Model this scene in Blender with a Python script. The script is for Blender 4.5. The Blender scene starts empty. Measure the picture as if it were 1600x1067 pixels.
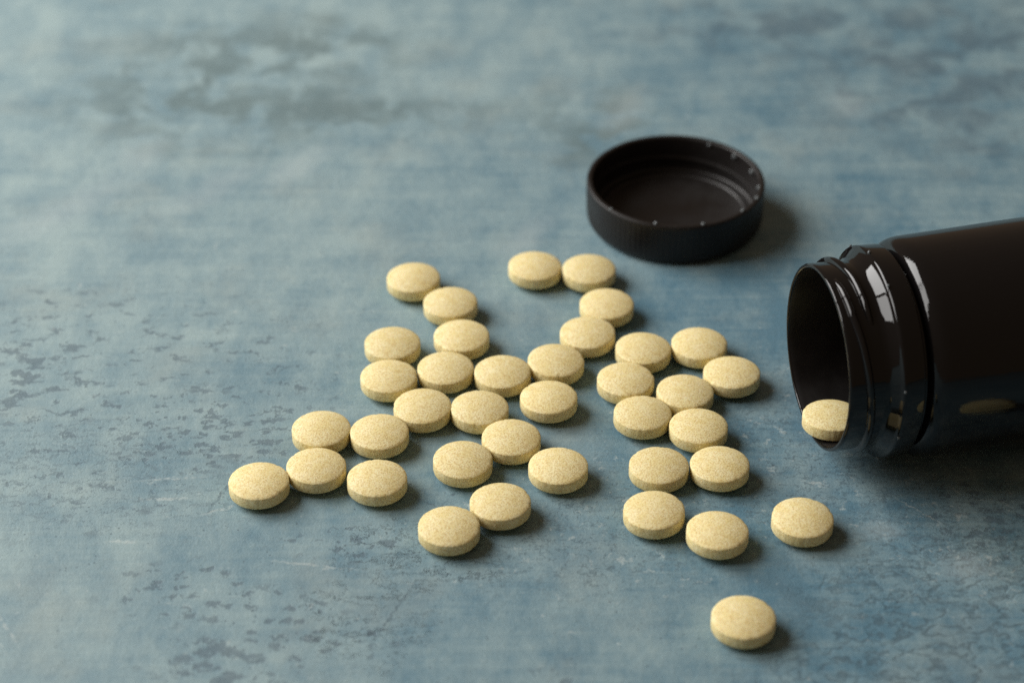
import bpy, bmesh, math, random
from mathutils import Vector, Matrix, noise as mnoise

# ------------------------------------------------------------------ camera, world, lights, exposure
MM = 0.001
sc = bpy.context.scene
col = sc.collection
R = math.radians

cam_d = bpy.data.cameras.new('camera')
cam = bpy.data.objects.new('camera', cam_d)
col.objects.link(cam)
cam.location = (0, 0, 241.67 * MM)
cam.rotation_euler = (R(90 - 35.481), 0, 0)
cam_d.sensor_width = 36
cam_d.lens = 36 * 3576.08 / 1600
cam_d.clip_start = 0.01
cam_d.clip_end = 50
cam_d.dof.use_dof = True
cam_d.dof.focus_distance = 0.384
cam_d.dof.aperture_fstop = 13
cam_d.dof.aperture_blades = 7
sc.camera = cam

world = bpy.data.worlds.new('World')
sc.world = world
world.use_nodes = True
bg = world.node_tree.nodes['Background']
bg.inputs[0].default_value = (1.0, 0.70, 0.46, 1)
bg.inputs[1].default_value = 0.15


def window_lamp(name, x, y, z, w, h, watts, color):
    d = bpy.data.lights.new(name, 'AREA')
    d.shape = 'RECTANGLE'
    d.size, d.size_y = w, h
    d.energy = watts
    d.color = color
    o = bpy.data.objects.new(name, d)
    col.objects.link(o)
    o.location = (x, y, z)
    o.rotation_euler = Vector((1, -0.25, -0.35)).to_track_quat('-Z', 'Y').to_euler()
    return o


# two panes of the tall window that stands to the left of the table
window_lamp('window_light', -0.63, 0.715, 0.55, 0.47, 0.60, 10.0, (1.0, 0.985, 0.965))
window_lamp('window_light', -0.63, 0.290, 0.55, 0.29, 0.60, 4.6, (1.0, 0.985, 0.965))

sc.view_settings.view_transform = 'Standard'
sc.view_settings.look = 'None'
sc.view_settings.exposure = 0
sc.view_settings.gamma = 1
sc.render.film_transparent = False
sc.cycles.max_bounces = 8
sc.cycles.use_denoising = False


# ------------------------------------------------------------------ node helpers
class NT:
    def __init__(self, name):
        self.mat = bpy.data.materials.new(name)
        self.mat.use_nodes = True
        self.t = self.mat.node_tree
        self.bsdf = self.t.nodes['Principled BSDF']
        self.tc = self.t.nodes.new('ShaderNodeTexCoord')

    def put(self, sock, v):
        if hasattr(v, 'is_output'):
            self.t.links.new(v, sock)
        else:
            sock.default_value = v

    def set(self, **kw):
        for k, v in kw.items():
            self.put(self.bsdf.inputs[k.replace('_', ' ')], v)

    def m(self, op, a, b=0.0, c=0.0, clamp=False):
        n = self.t.nodes.new('ShaderNodeMath')
        n.operation = op
        n.use_clamp = clamp
        for i, v in enumerate((a, b, c)):
            self.put(n.inputs[i], v)
        return n.outputs[0]

    def vm(self, op, a, b=(0, 0, 0), s=None):
        n = self.t.nodes.new('ShaderNodeVectorMath')
        n.operation = op
        self.put(n.inputs[0], a)
        self.put(n.inputs[1], b)
        if s is not None:
            self.put(n.inputs['Scale'], s)
        return n.outputs['Value'] if op in ('LENGTH', 'DOT_PRODUCT') else n.outputs['Vector']

    def map(self, v, loc=(0, 0, 0), rot=0.0, scale=(1, 1, 1)):
        n = self.t.nodes.new('ShaderNodeMapping')
        self.put(n.inputs[0], v)
        n.inputs['Location'].default_value = loc
        n.inputs['Rotation'].default_value = (0, 0, rot)
        n.inputs['Scale'].default_value = scale
        return n.outputs[0]

    def noise(self, v, scale, detail=3, rough=0.5, dist=0.0, out=0):
        n = self.t.nodes.new('ShaderNodeTexNoise')
        self.put(n.inputs['Vector'], v)
        n.inputs['Scale'].default_value = scale
        n.inputs['Detail'].default_value = detail
        n.inputs['Roughness'].default_value = rough
        n.inputs['Distortion'].default_value = dist
        return n.outputs[out]

    def voronoi(self, v, scale, feature='F1', rnd=1.0):
        n = self.t.nodes.new('ShaderNodeTexVoronoi')
        n.feature = feature
        self.put(n.inputs['Vector'], v)
        n.inputs['Scale'].default_value = scale
        n.inputs['Randomness'].default_value = rnd
        return n.outputs['Distance']

    def rng(self, v, a, b, lo=0.0, hi=1.0, smooth=True):
        n = self.t.nodes.new('ShaderNodeMapRange')
        n.interpolation_type = 'SMOOTHSTEP' if smooth else 'LINEAR'
        self.put(n.inputs[0], v)
        for i, x in enumerate((a, b, lo, hi)):
            self.put(n.inputs[1 + i], x)
        return n.outputs[0]

    def mix(self, f, a, b, mode='MIX'):
        n = self.t.nodes.new('ShaderNodeMix')
        n.data_type = 'RGBA'
        n.blend_type = mode
        self.put(n.inputs[0], f)
        for s, v in ((n.inputs[6], a), (n.inputs[7], b)):
            if not hasattr(v, 'is_output') and len(v) == 3:
                v = (*v, 1)
            self.put(s, v)
        return n.outputs[2]

    def bump(self, h, strength, dist, normal=None):
        n = self.t.nodes.new('ShaderNodeBump')
        self.put(n.inputs['Height'], h)
        n.inputs['Strength'].default_value = strength
        n.inputs['Distance'].default_value = dist
        if normal is not None:
            self.put(n.inputs['Normal'], normal)
        return n.outputs[0]


# ------------------------------------------------------------------ painted board (the surface everything lies on)
ZONES = {}


def zone(name, *ells):
    """a worn area of the paint: soft ellipses (x, y, half width, half depth, rotation, softness), stored per vertex of the board"""
    ZONES[name] = ells


zone('dash', (-84, 334, 30, 22), (-62, 326, 34, 26), (-70, 304, 22, 18))
zone('strong', (-90, 329, 14, 12, 0, .7))
zone('crazed', (-74, 302, 20, 14), (-60, 293, 22, 8))
zone('pit', (-43, 254, 13, 9), (-34, 262, 14, 10), (-26, 283, 14, 4), (-50, 270, 12, 8), (-48, 312, 24, 12), (78, 290, 16, 14), (0, 246, 30, 5))
zone('core', (-44, 252, 9, 7))
zone('patch', (-63, 432, 30, 24, 0, .6), (-48, 422, 42, 9, 0, .6), (-48, 452, 26, 12, 0, .6), (18, 418, 12, 14, 0, .8))
zone('patch_right', (98, 440, 36, 34, 0, .6), (60, 462, 26, 12, 0, .6))
zone('wrinkle', (72, 268, 26, 20, 0, .5), (58, 255, 22, 10, 0, .5))
zone('wrinkle_fine', (74, 284, 22, 16, 0, .5), (46, 306, 30, 24, 0, .6), (14, 286, 24, 18, 0, .6))
zone('crack', (-15, 279, 14, 9), (-22, 266, 9, 12))
zone('smear', (-88, 384, 4, 14, -42, .9), (-76, 405, 4, 6, -30, .9), (-60, 392, 3, 10, -40, .9), (-44, 400, 3, 8, -35, .9), (3, 374, 2.5, 8, -25, .9), (73, 277, 4, 3, 0, .6), (60, 285, 3, 2, 0, .6), (71.5, 426, 3, 5, 10, .9), (24, 424, 3, 9, -20, .9), (41, 398, 3, 7, -10, .9))
zone('ridge', (23, 288, 12, 1.6, -48, .6), (40.5, 273, 13.5, 1.5, -32, .6))
PACK = (('zones_a', ('dash', 'strong', 'crazed')), ('zones_b', ('pit', 'core', 'patch')), ('zones_c', ('patch_right', 'wrinkle', 'wrinkle_fine')),
        ('zones_d', ('crack', 'smear', 'ridge')))


def zone_value(name, x, y):
    wx = x + 5.5 * mnoise.noise((x * .12, y * .12, 3.1)) + 2.5 * mnoise.noise((x * .33, y * .33, 9.7))
    wy = y + 5.5 * mnoise.noise((x * .12, y * .12, 17.3)) + 2.5 * mnoise.noise((x * .33, y * .33, 23.9))
    if name in ('ridge', 'smear'):
        wx, wy = x + (wx - x) * .3, y + (wy - y) * .3
    best = 0.0
    for e in ZONES[name]:
        ex, ey, sx, sy = e[:4]
        rot = R(e[4]) if len(e) > 4 else 0
        soft = e[5] if len(e) > 5 else .35
        dx, dy = wx - ex, wy - ey
        u = (dx * math.cos(rot) + dy * math.sin(rot)) / sx
        v = (-dx * math.sin(rot) + dy * math.cos(rot)) / sy
        q = (1 + soft - math.hypot(u, v)) / (2 * soft)
        q = min(1, max(0, q))
        best = max(best, q * q * (3 - 2 * q))
    return best


def board_material():
    k = NT('blue_painted_plaster')
    P = k.map(k.tc.outputs['Object'], scale=(1000, 1000, 1000))          # millimetres
    wf = k.noise(P, 0.9, 2, 0.5, out=1)
    Wf = k.vm('ADD', P, k.vm('SCALE', k.vm('SUBTRACT', wf, (0.5, 0.5, 0.5)), s=1.6))
    Z = {}
    for attr, names in PACK:
        at = k.t.nodes.new('ShaderNodeAttribute')
        at.attribute_name = attr
        sep = k.t.nodes.new('ShaderNodeSeparateXYZ')
        k.put(sep.inputs[0], at.outputs['Vector'])
        for i, nme in enumerate(names):
            Z[nme] = sep.outputs[i]

    def seg(x0, y0, x1, y1, w):
        n = k.t.nodes.new('ShaderNodeMapping')
        n.vector_type = 'TEXTURE'
        k.put(n.inputs[0], Wf)
        n.inputs['Location'].default_value = ((x0 + x1) / 2, (y0 + y1) / 2, 0)
        n.inputs['Rotation'].default_value = (0, 0, math.atan2(y1 - y0, x1 - x0))
        n.inputs['Scale'].default_value = (math.hypot(x1 - x0, y1 - y0) / 2, w, 1e4)
        return mul(k.rng(k.vm('LENGTH', n.outputs[0]), 1.7, 0.2), broken)

    def union(*a):
        o = a[0]
        for b in a[1:]:
            o = k.m('MAXIMUM', o, b)
        return o

    mul = lambda a, b: k.m('MULTIPLY', a, b)
    broken = k.rng(k.noise(P, 0.8, 3, 0.6), 0.36, 0.56)          # scratches come and go along their length
    big = k.noise(k.map(P, scale=(1, 0.6, 1)), 0.018, 3, 0.55)
    mid = k.noise(k.map(P, rot=R(-20), scale=(1, 0.5, 1)), 0.12, 6, 0.62)
    small = k.noise(k.map(P, scale=(1, 0.7, 1)), 0.6, 7, 0.72)
    grain = k.noise(P, 2.6, 3, 0.6)
    bl = k.noise(k.map(P, rot=R(8), scale=(0.030, 0.55, 1)), 1.0, 5, 0.66)
    bv = k.noise(k.map(P, rot=R(-66), scale=(0.045, 0.85, 1)), 1.0, 5, 0.66)
    bd = k.noise(k.map(P, rot=R(-50), scale=(0.022, 0.20, 1)), 1.0, 4, 0.6)
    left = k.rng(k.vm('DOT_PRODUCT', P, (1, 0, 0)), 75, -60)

    deep = (0.093, 0.188, 0.248)
    chalk = (0.295, 0.392, 0.398)
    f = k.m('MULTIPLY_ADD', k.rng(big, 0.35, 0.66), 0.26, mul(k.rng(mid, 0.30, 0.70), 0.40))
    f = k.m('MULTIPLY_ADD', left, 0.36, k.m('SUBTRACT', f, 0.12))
    f = k.m('MULTIPLY_ADD', k.rng(k.vm('DOT_PRODUCT', P, (-0.35, 1, 0)), 310, 440), 0.16, f)  # paler towards the back left: the stronger light there is put into the colour
    f = k.m('MULTIPLY_ADD', k.m('SUBTRACT', bl, 0.5), mul(left, 0.24), f)
    f = k.m('MULTIPLY_ADD', k.m('SUBTRACT', bv, 0.5), k.m('MULTIPLY_ADD', left, -0.40, 0.62), f)
    f = k.m('MULTIPLY_ADD', k.m('SUBTRACT', bd, 0.5), 0.65, f)
    f = k.m('MULTIPLY_ADD', k.m('SUBTRACT', small, 0.5), 0.62, f)
    f = k.m('MULTIPLY_ADD', k.m('SUBTRACT', grain, 0.5), 0.30, f, clamp=True)
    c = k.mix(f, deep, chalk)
    # faint ochre tint of older paint showing through
    c = k.mix(mul(k.rng(k.noise(P, 0.05, 4, 0.6), 0.50, 0.7), 0.16), c, (0.27, 0.275, 0.235))

    # mottled areas at the back
    blotch = k.noise(P, 0.10, 4, 0.6, 0.6)
    c = k.mix(mul(mul(k.rng(blotch, 0.38, 0.60), Z['patch']), 0.85), c, (0.125, 0.182, 0.190))
    c = k.mix(mul(mul(k.rng(blotch, 0.42, 0.62), Z['patch_right']), 0.75), c, (0.082, 0.135, 0.172))

    # dark broken dashes where the upper coat has worn off (left), pits (front)
    dash = k.noise(k.map(Wf, rot=R(6), scale=(0.23, 0.46, 1)), 1.0, 3, 0.5, 0.3)
    m_dash = mul(k.rng(k.m('ADD', dash, mul(Z['strong'], 0.08)), 0.570, 0.675), Z['dash'])
    crk = k.noise(k.map(Wf, rot=R(-30), scale=(0.35, 0.85, 1)), 1.0, 3, 0.6, 1.2)
    m_crk = mul(k.rng(crk, 0.54, 0.64), mul(Z['crazed'], 0.55))
    spot = k.voronoi(k.map(Wf, rot=R(4), scale=(0.27, 0.42, 1)), 1.0)
    pits = k.m('ADD', spot, k.m('MULTIPLY_ADD', crk, 0.9, -0.24))
    m_pit = mul(k.rng(pits, 0.58, 0.44), Z['pit'])
    core = mul(k.rng(pits, 0.78, 0.58), Z['core'])
    pin = mul(k.rng(k.voronoi(k.map(P, scale=(1, 1.3, 1)), 0.62), 0.17, 0.09), k.rng(k.noise(P, 0.16, 2, 0.5), 0.50, 0.60))
    dark = union(m_dash, m_crk, m_pit, core, pin)
    c = k.mix(mul(dark, 0.64), c, (0.085, 0.125, 0.155))

    # wrinkled skin of paint in the right front corner
    wr = k.noise(k.map(P, rot=R(3), scale=(0.20, 0.30, 1)), 1.0, 2, 0.55, 0.25)
    wr_l = k.rng(k.m('ABSOLUTE', k.m('SUBTRACT', wr, 0.5)), 0.085, 0.010)
    wr2 = k.noise(k.map(Wf, loc=(7, 3, 0), rot=R(-14), scale=(0.40, 0.58, 1)), 1.0, 2, 0.55, 0.3)
    wr2_l = k.rng(k.m('ABSOLUTE', k.m('SUBTRACT', wr2, 0.48)), 0.055, 0.006)
    m_wr = union(mul(wr_l, Z['wrinkle']), mul(wr2_l, Z['wrinkle_fine']))
    m_wr = mul(m_wr, k.rng(crk, 0.40, 0.56))
    c = k.mix(mul(m_wr, 0.55), c, (0.055, 0.085, 0.105))

    # hairline cracks and the ridge that crosses the front
    cr = k.noise(k.map(Wf, rot=R(35), scale=(0.10, 0.28, 1)), 1.0, 3, 0.55, 0.8)
    cr_l = k.rng(k.m('ABSOLUTE', k.m('SUBTRACT', cr, 0.5)), 0.012, 0.002)
    cracks = union(mul(cr_l, Z['crack']),
                   seg(-12.8, 290.0, -8.6, 297.5, 0.22), seg(-11.9, 291.5, -17.5, 295.5, 0.16),
                   seg(-50.0, 291.0, -46.8, 299.5, 0.30), seg(-12.0, 286.8, -14.5, 282.0, 0.22),
                   seg(-21.5, 259.5, -16.0, 272.0, 0.22))
    c = k.mix(mul(cracks, 0.62), c, (0.06, 0.095, 0.12))
    c = k.mix(mul(Z['ridge'], 0.42), c, (0.08, 0.135, 0.165))

    # pale scratches and scuffs
    sc_n = k.noise(k.map(Wf, rot=R(12), scale=(0.13, 0.9, 1)), 1.0, 4, 0.7, 0.5)
    scuff = mul(k.rng(sc_n, 0.63, 0.74), k.rng(big, 0.40, 0.6))
    blot = k.rng(k.m('ADD', k.noise(Wf, 0.36, 5, 0.7), mul(Z['wrinkle_fine'], 0.05)), 0.62, 0.74)
    light = union(mul(scuff, 0.7), blot,
                  seg(64.3, 293.6, 69.8, 288.2, 0.17), seg(-80.5, 266.5, -76.0, 259.0, 0.22),
                  seg(-82.0, 263.5, -77.5, 257.5, 0.18),
                  seg(-65.5, 283.0, -61.0, 283.3, 0.35), seg(-62.0, 299.0, -52.5, 300.0, 0.30),
                  seg(-61.5, 294.0, -54.0, 294.2, 0.30), seg(-50.5, 290.2, -45.0, 292.6, 0.32),
                  seg(-38, 278.5, -26, 276.5, 0.25))
    c = k.mix(mul(light, 0.46), c, (0.50, 0.56, 0.54))
    c = k.mix(mul(Z['smear'], 0.24), c, (0.47, 0.53, 0.52))

    h = k.m('MULTIPLY_ADD', grain, 0.20, mul(small, 0.50))
    h = k.m('MULTIPLY_ADD', k.noise(P, 7.0, 2, 0.5), 0.10, h)
    h = k.m('MULTIPLY_ADD', bv, 0.20, h)
    h = k.m('MULTIPLY_ADD', mul(bl, left), 0.60, h)
    h = k.m('MULTIPLY_ADD', dark, -0.16, h)
    h = k.m('MULTIPLY_ADD', wr_l, mul(Z['wrinkle'], -0.2), h)
    h = k.m('MULTIPLY_ADD', cr_l, mul(Z['crack'], -0.4), h)
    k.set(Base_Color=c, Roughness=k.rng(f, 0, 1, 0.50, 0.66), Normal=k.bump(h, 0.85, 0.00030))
    k.bsdf.inputs['Specular IOR Level'].default_value = 0.35
    return k.mat


def tablet_material():
    k = NT('speckled_yellow_tablet')
    oi = k.t.nodes.new('ShaderNodeObjectInfo')
    rnd = oi.outputs['Random']
    P = k.map(k.tc.outputs['Object'], scale=(1000, 1000, 1000))
    P = k.vm('ADD', P, k.vm('SCALE', (1.0, 0.7, 0.3), s=k.m('MULTIPLY', rnd, 400.0)))
    n1 = k.noise(P, 2.9, 3, 0.6)
    n2 = k.noise(P, 5.2, 2, 0.5)
    n3 = k.noise(P, 0.55, 2, 0.5)
    c = k.mix(k.rng(n3, 0.3, 0.7), (0.795, 0.675, 0.325), (0.85, 0.755, 0.43))
    c = k.mix(k.m('MULTIPLY', k.rng(n1, 0.47, 0.62), 0.66), c, (0.58, 0.415, 0.155))
    c = k.mix(k.m('MULTIPLY', k.rng(n2, 0.57, 0.68), 0.75), c, (0.50, 0.33, 0.11))
    c = k.mix(k.m('MULTIPLY', k.rng(n2, 0.40, 0.28), 0.45), c, (0.90, 0.84, 0.64))
    v = k.m('ADD', 0.93, k.m('MULTIPLY', rnd, 0.09))
    hsv = k.t.nodes.new('ShaderNodeHueSaturation')
    k.put(hsv.inputs['Value'], v)
    k.put(hsv.inputs['Color'], c)
    h = k.m('ADD', k.m('MULTIPLY', n1, 0.6), k.m('MULTIPLY', n2, 0.5))
    k.set(Base_Color=hsv.outputs[0], Roughness=0.62, Normal=k.bump(h, 0.6, 0.00011))
    k.bsdf.inputs['Specular IOR Level'].default_value = 0.35
    k.bsdf.inputs['Subsurface Weight'].default_value = 0.09
    k.bsdf.inputs['Subsurface Radius'].default_value = (1.0, 0.7, 0.35)
    k.bsdf.inputs['Subsurface Scale'].default_value = 0.0009
    return k.mat


def plastic_material(name, base, rough, streak=False, dust=0.25):
    k = NT(name)
    P = k.map(k.tc.outputs['Object'], scale=(1000, 1000, 1000))
    smudge = k.noise(P, 0.12, 4, 0.6)
    rr = k.rng(smudge, 0.3, 0.75, rough * 0.8, rough * 1.35)
    if streak:
        st = k.noise(k.map(P, scale=(0.012, 2.2, 2.2)), 1.0, 3, 0.6)
        h = k.m('ADD', k.m('MULTIPLY', st, 1.0), k.m('MULTIPLY', smudge, 0.5))
        k.set(Normal=k.bump(h, 0.3, 0.00006))
    else:
        k.set(Normal=k.bump(k.noise(P, 3.0, 3, 0.6), 0.07, 0.00004))
    d = k.m('MULTIPLY', k.rng(k.noise(P, 5.5, 2, 0.5), 0.70, 0.76), dust)
    k.set(Base_Color=k.mix(d, base, (0.16, 0.15, 0.14)), Roughness=k.m('ADD', rr, k.m('MULTIPLY', d, 0.4)))
    k.bsdf.inputs['IOR'].default_value = 1.39
    return k.mat


M_BOARD = board_material()
M_TAB = tablet_material()
M_BOTTLE = plastic_material('glossy_black_plastic', (0.0056, 0.0050, 0.0051), 0.05, True, 0.10)
M_NECK = plastic_material('glossy_black_plastic_neck', (0.0056, 0.0050, 0.0051), 0.025, False, 0.06)
M_INNER = plastic_material('dull_black_plastic_inside', (0.0065, 0.005, 0.0046), 0.5, False, 0.0)
M_CAP = plastic_material('satin_black_plastic', (0.0088, 0.0072, 0.0066), 0.42, False, 0.12)


M_FLASH = plastic_material('moulding_flash_glint_grey', (0.11, 0.125, 0.13), 0.22, False, 0.0)  # burrs of the black plastic, their bright glints painted in as pale grey


# ------------------------------------------------------------------ mesh helpers
def link(name, bm, mat, parent=None, smooth=True, sharp=None):
    me = bpy.data.meshes.new(name)
    bmesh.ops.recalc_face_normals(bm, faces=bm.faces)
    bm.to_mesh(me)
    bm.free()
    me.materials.append(mat)
    if smooth:
        me.polygons.foreach_set('use_smooth', [True] * len(me.polygons))
        if sharp is not None:
            me.set_sharp_from_angle(angle=R(sharp))
    o = bpy.data.objects.new(name, me)
    col.objects.link(o)
    if parent is not None:
        o.parent = parent
    return o


def tag(o, label, cat, group=None):
    o['label'] = label
    o['category'] = cat
    if group:
        o['group'] = group
    return o


def lathe(bm, prof, point, seg, close=False):
    """prof: list of (s, r) or (s, r, fn) ; point(s, r, t) -> xyz in metres"""
    rings = []
    for p in prof:
        s, r = p[0], p[1]
        if r < 1e-6:
            rings.append([bm.verts.new(point(s, 0, 0))])
        else:
            rings.append([bm.verts.new(point(s, r, 2 * math.pi * i / seg)) for i in range(seg)])
    pairs = list(zip(rings, rings[1:]))
    if close:
        pairs.append((rings[-1], rings[0]))
    for a, b in pairs:
        if len(a) == 1 and len(b) == 1:
            continue
        for i in range(seg):
            j = (i + 1) % seg
            if len(a) == 1:
                bm.faces.new((a[0], b[i], b[j]))
            elif len(b) == 1:
                bm.faces.new((a[i], b[0], a[j]))
            else:
                bm.faces.new((a[i], b[i], b[j], a[j]))
    return rings


# ------------------------------------------------------------------ the board
def ticks(lo, a, b, hi, coarse, fine):
    n0, n1, n2 = round((a - lo) / coarse), round((b - a) / fine), round((hi - b) / coarse)
    return ([lo + (a - lo) * i / n0 for i in range(n0)] + [a + (b - a) * i / n1 for i in range(n1)] +
            [b + (hi - b) * i / n2 for i in range(n2 + 1)])


bm = bmesh.new()
gx = ticks(-750, -130, 130, 750, 40, 1.3)
gy = ticks(-300, 236, 500, 1100, 40, 1.3)
v = [[bm.verts.new((x * MM, y * MM, 0)) for x in gx] for y in gy]
for j in range(len(gy) - 1):
    for i in range(len(gx) - 1):
        bm.faces.new((v[j][i], v[j][i + 1], v[j + 1][i + 1], v[j + 1][i]))
# folded edge so that the board has its thickness
bm.edges.ensure_lookup_table()
rim = [e for e in bm.edges if e.is_boundary]
ext = bmesh.ops.extrude_edge_only(bm, edges=rim)
bmesh.ops.translate(bm, vec=(0, 0, -0.018), verts=[g for g in ext['geom'] if isinstance(g, bmesh.types.BMVert)])
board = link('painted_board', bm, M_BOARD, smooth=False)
board['kind'] = 'structure'
for attr, names in PACK:
    A = board.data.attributes.new(attr, 'FLOAT_VECTOR', 'POINT')
    vals = []
    for q in board.data.vertices:
        x, y = q.co.x / MM, q.co.y / MM
        inside = -131 < x < 131 and 235 < y < 501
        vals += [zone_value(nme, x, y) if inside else 0.0 for nme in names]
    A.data.foreach_set('vector', vals)
board['label'] = 'worn blue grey painted board under everything'

# ------------------------------------------------------------------ bottle
Z0, PSI, PHI = 19.661, -0.01056, 0.22284
MOUTH = Vector((50.4545, 306.80, 0))
S0 = 40.0
cp, sp = math.cos(PSI), math.sin(PSI)
base_w = MOUTH + Vector((math.cos(PHI), math.sin(PHI), 0)) * S0 * cp
bottle = bpy.data.objects.new('bottle', None)
bottle.empty_display_size = 0.02
col.objects.link(bottle)
bottle.location = base_w * MM
bottle.rotation_euler = (0, 0, PHI)
tag(bottle, 'glossy black plastic pill bottle lying on its side with open mouth to the left', 'bottle')


def bp(s, r, t):
    """bottle frame: s along the axis from the mouth, r radius, t angle (0 back, 90 top, 180 front)"""
    y, w = r * math.cos(t), r * math.sin(t)
    return Vector(((s - S0) * cp - w * sp, y, Z0 + s * sp + w * cp)) * MM


def rb(s):
    return 18.475 + 0.0294 * (s - 14) if s < 40 else (Z0 + s * sp) / cp


prof_body = [(12.25, 14.6), (12.25, 16.15), (12.85, 16.1), (13.0, 16.25), (13.15, 16.65), (13.4, 17.15), (13.75, 17.6),
             (14.2, 17.98), (14.8, 18.27), (15.5, 18.45), (16.4, rb(16.4) - 0.01)]
prof_body += [(s, rb(s)) for s in (18, 22, 28, 34, 40, 48, 56, 64, 72)]
e = rb(74)
prof_body += [(74, e), (75.2, e - .3), (76.2, e - .9), (76.9, e - 1.8), (77.2, e - 3), (77.2, 12), (76.2, 10), (76.0, 0)]
prof_body += [(74.6, 0), (74.6, 15), (73.4, 17.2), (40, 17.6), (18, 17.2), (14.6, 15.4), (13.6, 14.6)]
bm = bmesh.new()
lathe(bm, prof_body[:-7], bp, 160)
link('body', bm, M_BOTTLE, bottle, sharp=50)
bm = bmesh.new()
lathe(bm, prof_body[-7:] + [(12.25, 14.6)], bp, 96)
link('inner_wall', bm, M_INNER, bottle, sharp=50)

bm = bmesh.new()
lathe(bm, [(12.24, 14.58), (6.0, 14.72), (1.2, 14.86), (0.35, 14.93), (0.10, 15.02), (0.0, 15.16), (0.0, 15.42), (0.10, 15.58),
           (0.35, 15.69), (0.8, 15.70), (3.0, 15.62), (6.6, 15.58)], bp, 160)
neck = link('neck', bm, M_NECK, bottle, sharp=60)
neck.data.materials.append(M_INNER)
for q in neck.data.polygons:
    w = Vector((0, q.center.y, q.center.z - Z0 * MM))
    if w.length < 14.93 * MM:
        q.material_index = 1

bm = bmesh.new()
lathe(bm, [(5.75, 15.5), (6.2, 15.62), (6.6, 15.70), (6.85, 15.84), (7.05, 16.05), (7.9, 16.95), (8.1, 17.20), (8.22, 17.42), (8.36, 17.62), (8.48, 17.72), (8.62, 17.76), (9.0, 17.745), (11.7, 17.72), (11.9, 17.66), (12.02, 17.5), (12.1, 17.1), (12.2, 16.1), (12.24, 14.6)], bp, 160)
link('collar', bm, M_NECK, bottle, sharp=60)


def thread(knots, width, height):
    """raised screw thread: knots (t degrees, s) and a soft half-round section, tapering at both ends"""
    bm = bmesh.new()
    n = 110
    t0, t1 = knots[0][0], knots[-1][0]
    rows = []
    for i in range(n + 1):
        t = t0 + (t1 - t0) * i / n
        for (a, sa), (b, sb) in zip(knots, knots[1:]):
            if t <= b or b == t1:
                u = (t - a) / (b - a)
                s = sa + (sb - sa) * u
                break
        env = min(1.0, (t - t0) / 16, (t1 - t) / 16)
        env = max(0.0, env) ** 0.6
        row = []
        m = 10
        for j in range(m + 1):
            q = -1 + 2 * j / m
            hgt = (1 - abs(q) ** 2.2)
            row.append(bm.verts.new(bp(s + q * width * (0.5 + 0.5 * env), 15.50 + 0.06 + height * env * hgt - (0.12 if abs(q) == 1 else 0), R(t))))
        rows.append(row)
    for a, b in zip(rows, rows[1:]):
        for j in range(m):
            bm.faces.new((a[j], a[j + 1], b[j + 1], b[j]))
    return link('thread', bm, M_NECK, bottle, sharp=70)


thread([(-55, 3.0), (60, 3.75), (90, 4.35), (128, 4.75)], 0.78, 0.86)
thread([(90, 1.55), (120, 2.0), (140, 2.75), (160, 3.3), (183, 3.9), (214, 4.4), (300, 4.75)], 0.78, 0.84)


def nub(name, at, size, mat, parent, seed, stretch=(1, 1, 1)):
    """a crumb of moulding flash"""
    rnd = random.Random(seed)
    bm = bmesh.new()
    bmesh.ops.create_icosphere(bm, subdivisions=2, radius=size * MM)
    for q in bm.verts:
        q.co *= 0.8 + 0.4 * rnd.random()
        q.co = Vector((q.co.x * stretch[0], q.co.y * stretch[1], q.co.z * stretch[2])) + at
    return link(name, bm, mat, parent)


for i, (t, r_) in enumerate(((50.5, .20), (79, .30), (108.5, .26), (166.5, .24), (197, .26), (235, .26))):
    nub('burr', bp(8.5, 17.80, R(t)), r_, M_FLASH, bottle, i, (1.0, 1.1, 1.1))

# ------------------------------------------------------------------ cap, lying upside down
CX, CY, CR, CH = 31.844, 380.50, 17.32, 9.07
cap = bpy.data.objects.new('screw_cap', None)
cap.empty_display_size = 0.02
col.objects.link(cap)
cap.location = (CX * MM, CY * MM, 0)
tag(cap, 'round black screw cap lying upside down and open behind the tablets', 'screw cap')


def cpnt(s, r, t):
    ribs = 0.030 * math.cos(96 * t) * min(1, max(0, (s - 1.5) / 0.8)) * min(1, max(0, (8.3 - s) / 0.5)) if r > 17.1 else 0
    r = r + ribs
    return Vector((r * math.cos(t), r * math.sin(t), s)) * MM


bm = bmesh.new()
lathe(bm, [(0.0, 0), (0.0, 14.8), (0.08, 15.6), (0.35, 16.3), (0.8, 16.8), (1.4, 17.1), (2.0, 17.2), (2.6, 17.24), (4.5, 17.28), (7.6, CR),
           (8.2, CR), (8.7, 17.30), (8.95, 17.2), (CH, 17.02), (CH, 16.45), (8.95, 16.25), (8.6, 16.15), (6.0, 16.1), (2.2, 16.05),
           (1.75, 15.9), (1.6, 15.6), (1.6, 0)], cpnt, 480)
link('shell', bm, M_CAP, cap, sharp=50)
bm = bmesh.new()
lathe(bm, [(1.55, 13.6), (1.80, 13.75), (1.92, 14.0), (1.92, 14.3), (1.80, 14.55), (1.55, 14.7)], cpnt, 120)
link('sealing_ring', bm, M_CAP, cap, sharp=60)
bm = bmesh.new()
rows = []
for i in range(181):
    t = -20 + 380 * i / 180
    s = 3.2 + 3.3 * i / 180
    env = min(1, i / 12, (180 - i) / 12) ** 0.6
    rows.append([bm.verts.new(Vector(((16.14 - 0.3 * env * w) * math.cos(R(t)), (16.14 - 0.3 * env * w) * math.sin(R(t)), s + dz)) * MM)
                 for dz, w in ((-.8, 0), (-.5, .5), (-.2, .95), (.1, 1), (.4, .7), (.8, 0))])
for a, b in zip(rows, rows[1:]):
    for j in range(5):
        bm.faces.new((a[j], a[j + 1], b[j + 1], b[j]))
link('thread', bm, M_CAP, cap, sharp=70)
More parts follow.
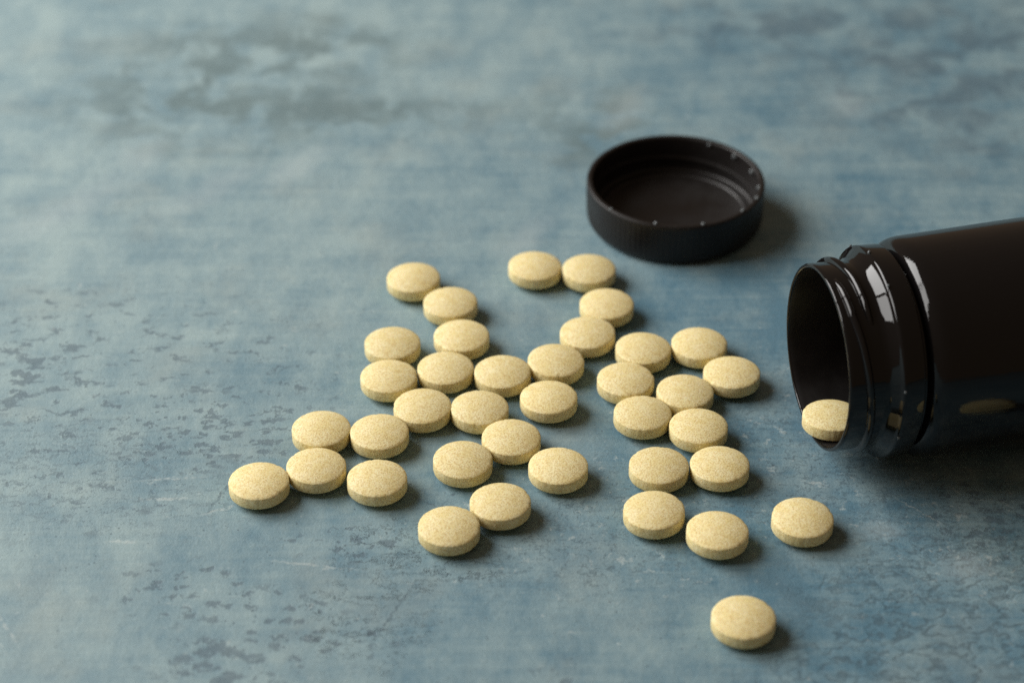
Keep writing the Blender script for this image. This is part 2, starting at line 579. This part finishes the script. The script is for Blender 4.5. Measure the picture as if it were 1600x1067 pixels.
for i, (ang, rr, z, sz) in enumerate(((-140, 16.9, 9.05, .24), (-106.4, 16.6, 9.07, .26), (-75.2, 16.6, 9.07, .26), (-43.4, 16.6, 9.07, .26),
                                      (40, 16.15, 8.1, .42), (17, 16.15, 7.9, .42), (-6, 16.25, 8.2, .40), (62, 16.2, 8.4, .30), (-24, 16.7, 9.0, .3))):
    a = R(ang)
    nub('burr', Vector((rr * math.cos(a), rr * math.sin(a), z)) * MM, sz * 1.5, M_FLASH, cap, 50 + i)

# ------------------------------------------------------------------ tablets
TR, TD, TB = 5.0, 1.1, 2.026                       # radius, dome height, band height
RC = (TR * TR + TD * TD) / (2 * TD)                # radius of the domes


def tablet_mesh(seed):
    rnd = random.Random(seed)
    prof = []
    for i in range(11):                             # lower dome
        r = (TR - 0.10) * i / 10
        prof.append((TD - (math.sqrt(RC * RC - r * r) - (RC - TD)), r))
    prof += [(TD + 0.02, TR - 0.03), (TD + 0.08, TR), (TD + TB * 0.5, TR + 0.01), (TD + TB - 0.10, TR), (TD + TB - 0.03, TR - 0.025), (TD + TB + 0.01, TR - 0.085)]
    for i in range(14, -1, -1):
        r = (TR - 0.13) * i / 14
        prof.append((TD + TB + math.sqrt(RC * RC - r * r) - (RC - TD), r))
    ph = [rnd.uniform(0, 6.28) for _ in range(6)]

    chips = [(rnd.uniform(0, 6.28), rnd.uniform(.03, .09), rnd.uniform(.05, .16), rnd.random()) for _ in range(rnd.randint(2, 5))]
    size = rnd.uniform(0.994, 1.003)

    def pt(s, r, t):
        # slightly chipped, uneven edge
        edge = max(0, (r - 4.6) / 0.4)
        q = 0.012 * math.sin(7 * t + ph[0]) + 0.010 * math.sin(13 * t + ph[1]) + 0.010 * math.sin(23 * t + ph[2]) + 0.008 * math.sin(37 * t + ph[3])
        r2 = (r + edge * q) * size
        if s > TD + TB - 0.2 and r > 4.5:
            for a, w, dep, lo in chips:
                d = abs((t - a + math.pi) % (2 * math.pi) - math.pi) / w
                if d < 1:
                    r2 -= dep * (1 - d * d) * edge
                    s -= dep * 0.6 * (1 - d * d) * edge
        return Vector((r2 * math.cos(t), r2 * math.sin(t), s)) * MM
    bm = bmesh.new()
    lathe(bm, prof, pt, 120)
    return bm


protos = []
for i in range(8):
    o = link('tablet', tablet_mesh(i), M_TAB, sharp=48)
    protos.append(o)

XY = [(-18.53, 355.23), (-11.46, 347.13), (-9.14, 336.54), (4.51, 359.32), (14.5, 358.14), (17.44, 346.64), (13.53, 337.37),
      (-21.47, 334.29), (-21.68, 324.24), (-11.87, 326.68), (-15.55, 315.42), (-1.85, 325.59), (8.05, 328.93), (6.31, 318.23),
      (-5.5, 315.11), (-0.06, 306.65), (-8.08, 300.46), (7.78, 298.95), (-2.13, 289.76), (-10.15, 283.26), (-41.9, 295.01),
      (-32.53, 299.1), (-22.35, 295.76), (-32.59, 309.16), (-22.57, 308.22), (23.6, 332.74), (33.59, 334.19), (38.68, 325.52),
      (19.9, 323.37), (30.32, 319.91), (22.47, 313.62), (31.85, 309.97), (24.5, 299.14), (34.6, 299.57), (22.88, 287.49),
      (33.17, 282.58), (47.23, 285.37), (35.59, 261.76)]
LABEL = [
    'pale yellow tablet hindmost of the left hand chain, blurred at the back left',
    'pale yellow tablet second from the back in the left chain, overlapping the hindmost one',
    'pale yellow tablet third from the back in the left chain',
    'left of the two blurred yellow tablets side by side in front of the cap',
    'right of the two blurred yellow tablets side by side, closest to the black cap',
    'yellow tablet just in front of the pair by the cap, farthest right of its chain',
    'yellow tablet second below the cap pair, tucked under the one nearer the cap',
    'yellow tablet at left edge of the big cluster, the rear one of two in line',
    'yellow tablet at left edge of the big cluster, the front one of two in line',
    'yellow tablet left of centre, left neighbour touching the left edge front one',
    'yellow tablet between the left edge pair and the lower left group of five',
    'yellow tablet in the middle of the big cluster, right end of a three tablet row',
    'yellow tablet right of the middle one, touching the end of the chain from the cap',
    'yellow tablet at the big cluster\'s right edge, in front of the chain from the cap',
    'yellow tablet at the front of the big cluster, touching the front middle trio',
    'rear tablet of the front middle trio, behind and between the other two',
    'left tablet of the front middle trio, touching the rear one at its left',
    'right tablet of the front middle trio, with bare board to its right',
    'right and rear tablet of the lone pair at the front centre',
    'left and front tablet of the lone pair at the front centre',
    'leftmost tablet of all, at the tip of the lower left group',
    'yellow tablet second from the left, touching the leftmost one of all',
    'yellow tablet at the front right of the lower left group of five',
    'yellow tablet at the back left of the lower left group of five',
    'yellow tablet at the back right of the lower left group of five',
    'rear left tablet of the right hand cluster, behind its two left edge tablets',
    'hindmost tablet of the right hand cluster, at its rear right',
    'rightmost tablet of the right hand cluster, nearest the bottle mouth on the board',
    'yellow tablet at the left edge of the right hand cluster, overlapping its rear left one',
    'yellow tablet in the middle of the right hand cluster, ringed by four others',
    'front left tablet of the right hand cluster, left of its front right one',
    'front right tablet of the right hand cluster, behind the side by side pair',
    'left tablet of the side by side pair in front of the right hand cluster',
    'right tablet of the side by side pair in front of the right hand cluster',
    'yellow tablet in front of the left one of the right hand side by side pair',
    'yellow tablet front right of that column, left of the lone one below the bottle mouth',
    'lone yellow tablet on the board in front of the bottle mouth',
    'lone yellow tablet nearest the camera, at the very front of the board',
]
GROUP = 'pale yellow tablets spilled from the bottle'
rnd = random.Random(11)


def seat(o, x, y, tilt, heading, spin):
    """rest a tablet on its lower dome with a small rock"""
    q = Matrix.Rotation(heading, 4, 'Z') @ Matrix.Rotation(tilt, 4, 'Y') @ Matrix.Rotation(-heading, 4, 'Z') @ Matrix.Rotation(spin, 4, 'Z')
    c = Vector((x, y, RC)) * MM
    o.matrix_world = Matrix.Translation(c - (q @ Vector((0, 0, RC * MM)))) @ q


for i, (x, y) in enumerate(XY):
    o = protos[i] if i < 8 else protos[i % 8].copy()
    if i >= 8:
        col.objects.link(o)
    seat(o, x, y, R(rnd.uniform(0, 1.6)), rnd.uniform(0, 6.28), rnd.uniform(0, 6.28))
    tag(o, LABEL[i], 'tablet', GROUP)

# the tablet still lying in the bottle's mouth, on the curved inner wall
o = protos[1].copy()
col.objects.link(o)
S_, G_ = 3.42, 5.0
ax = Vector((math.cos(PHI) * cp, math.sin(PHI) * cp, sp))
e1 = Vector((-math.sin(PHI), math.cos(PHI), 0))
e2 = ax.cross(e1)
T = R(270 - G_)
rad = e1 * math.cos(T) + e2 * math.sin(T)
up = -rad
lat = up.cross(ax)
B = Vector((MOUTH.x, MOUTH.y, Z0)) + ax * S_ + rad * 14.80
m = Matrix.Identity(4)
for i in range(3):
    m[i][0], m[i][1], m[i][2], m[i][3] = ax[i], lat[i], up[i], B[i] * MM
o.matrix_world = m
tag(o, 'pale yellow tablet lying in the mouth of the black bottle, over its rim', 'tablet', GROUP)

# one more tablet stands just outside the right edge; it shows as the dim round reflection on the bottle
o = protos[2].copy()
col.objects.link(o)
face = Vector((-0.62, 0.78, 0.0)).normalized()      # stands on its edge, one face towards the bottle
side = face.cross(Vector((0, 0, 1)))
c = Vector((88.6, 277.0, TR)) * MM - face * (TD + TB / 2) * MM
m = Matrix.Identity(4)
for i in range(3):
    m[i][0], m[i][1], m[i][2], m[i][3] = side[i], face.cross(side)[i], face[i], c[i]
o.matrix_world = m
tag(o, 'yellow tablet beside the bottle body, seen only as a dim round reflection in it', 'tablet', GROUP)
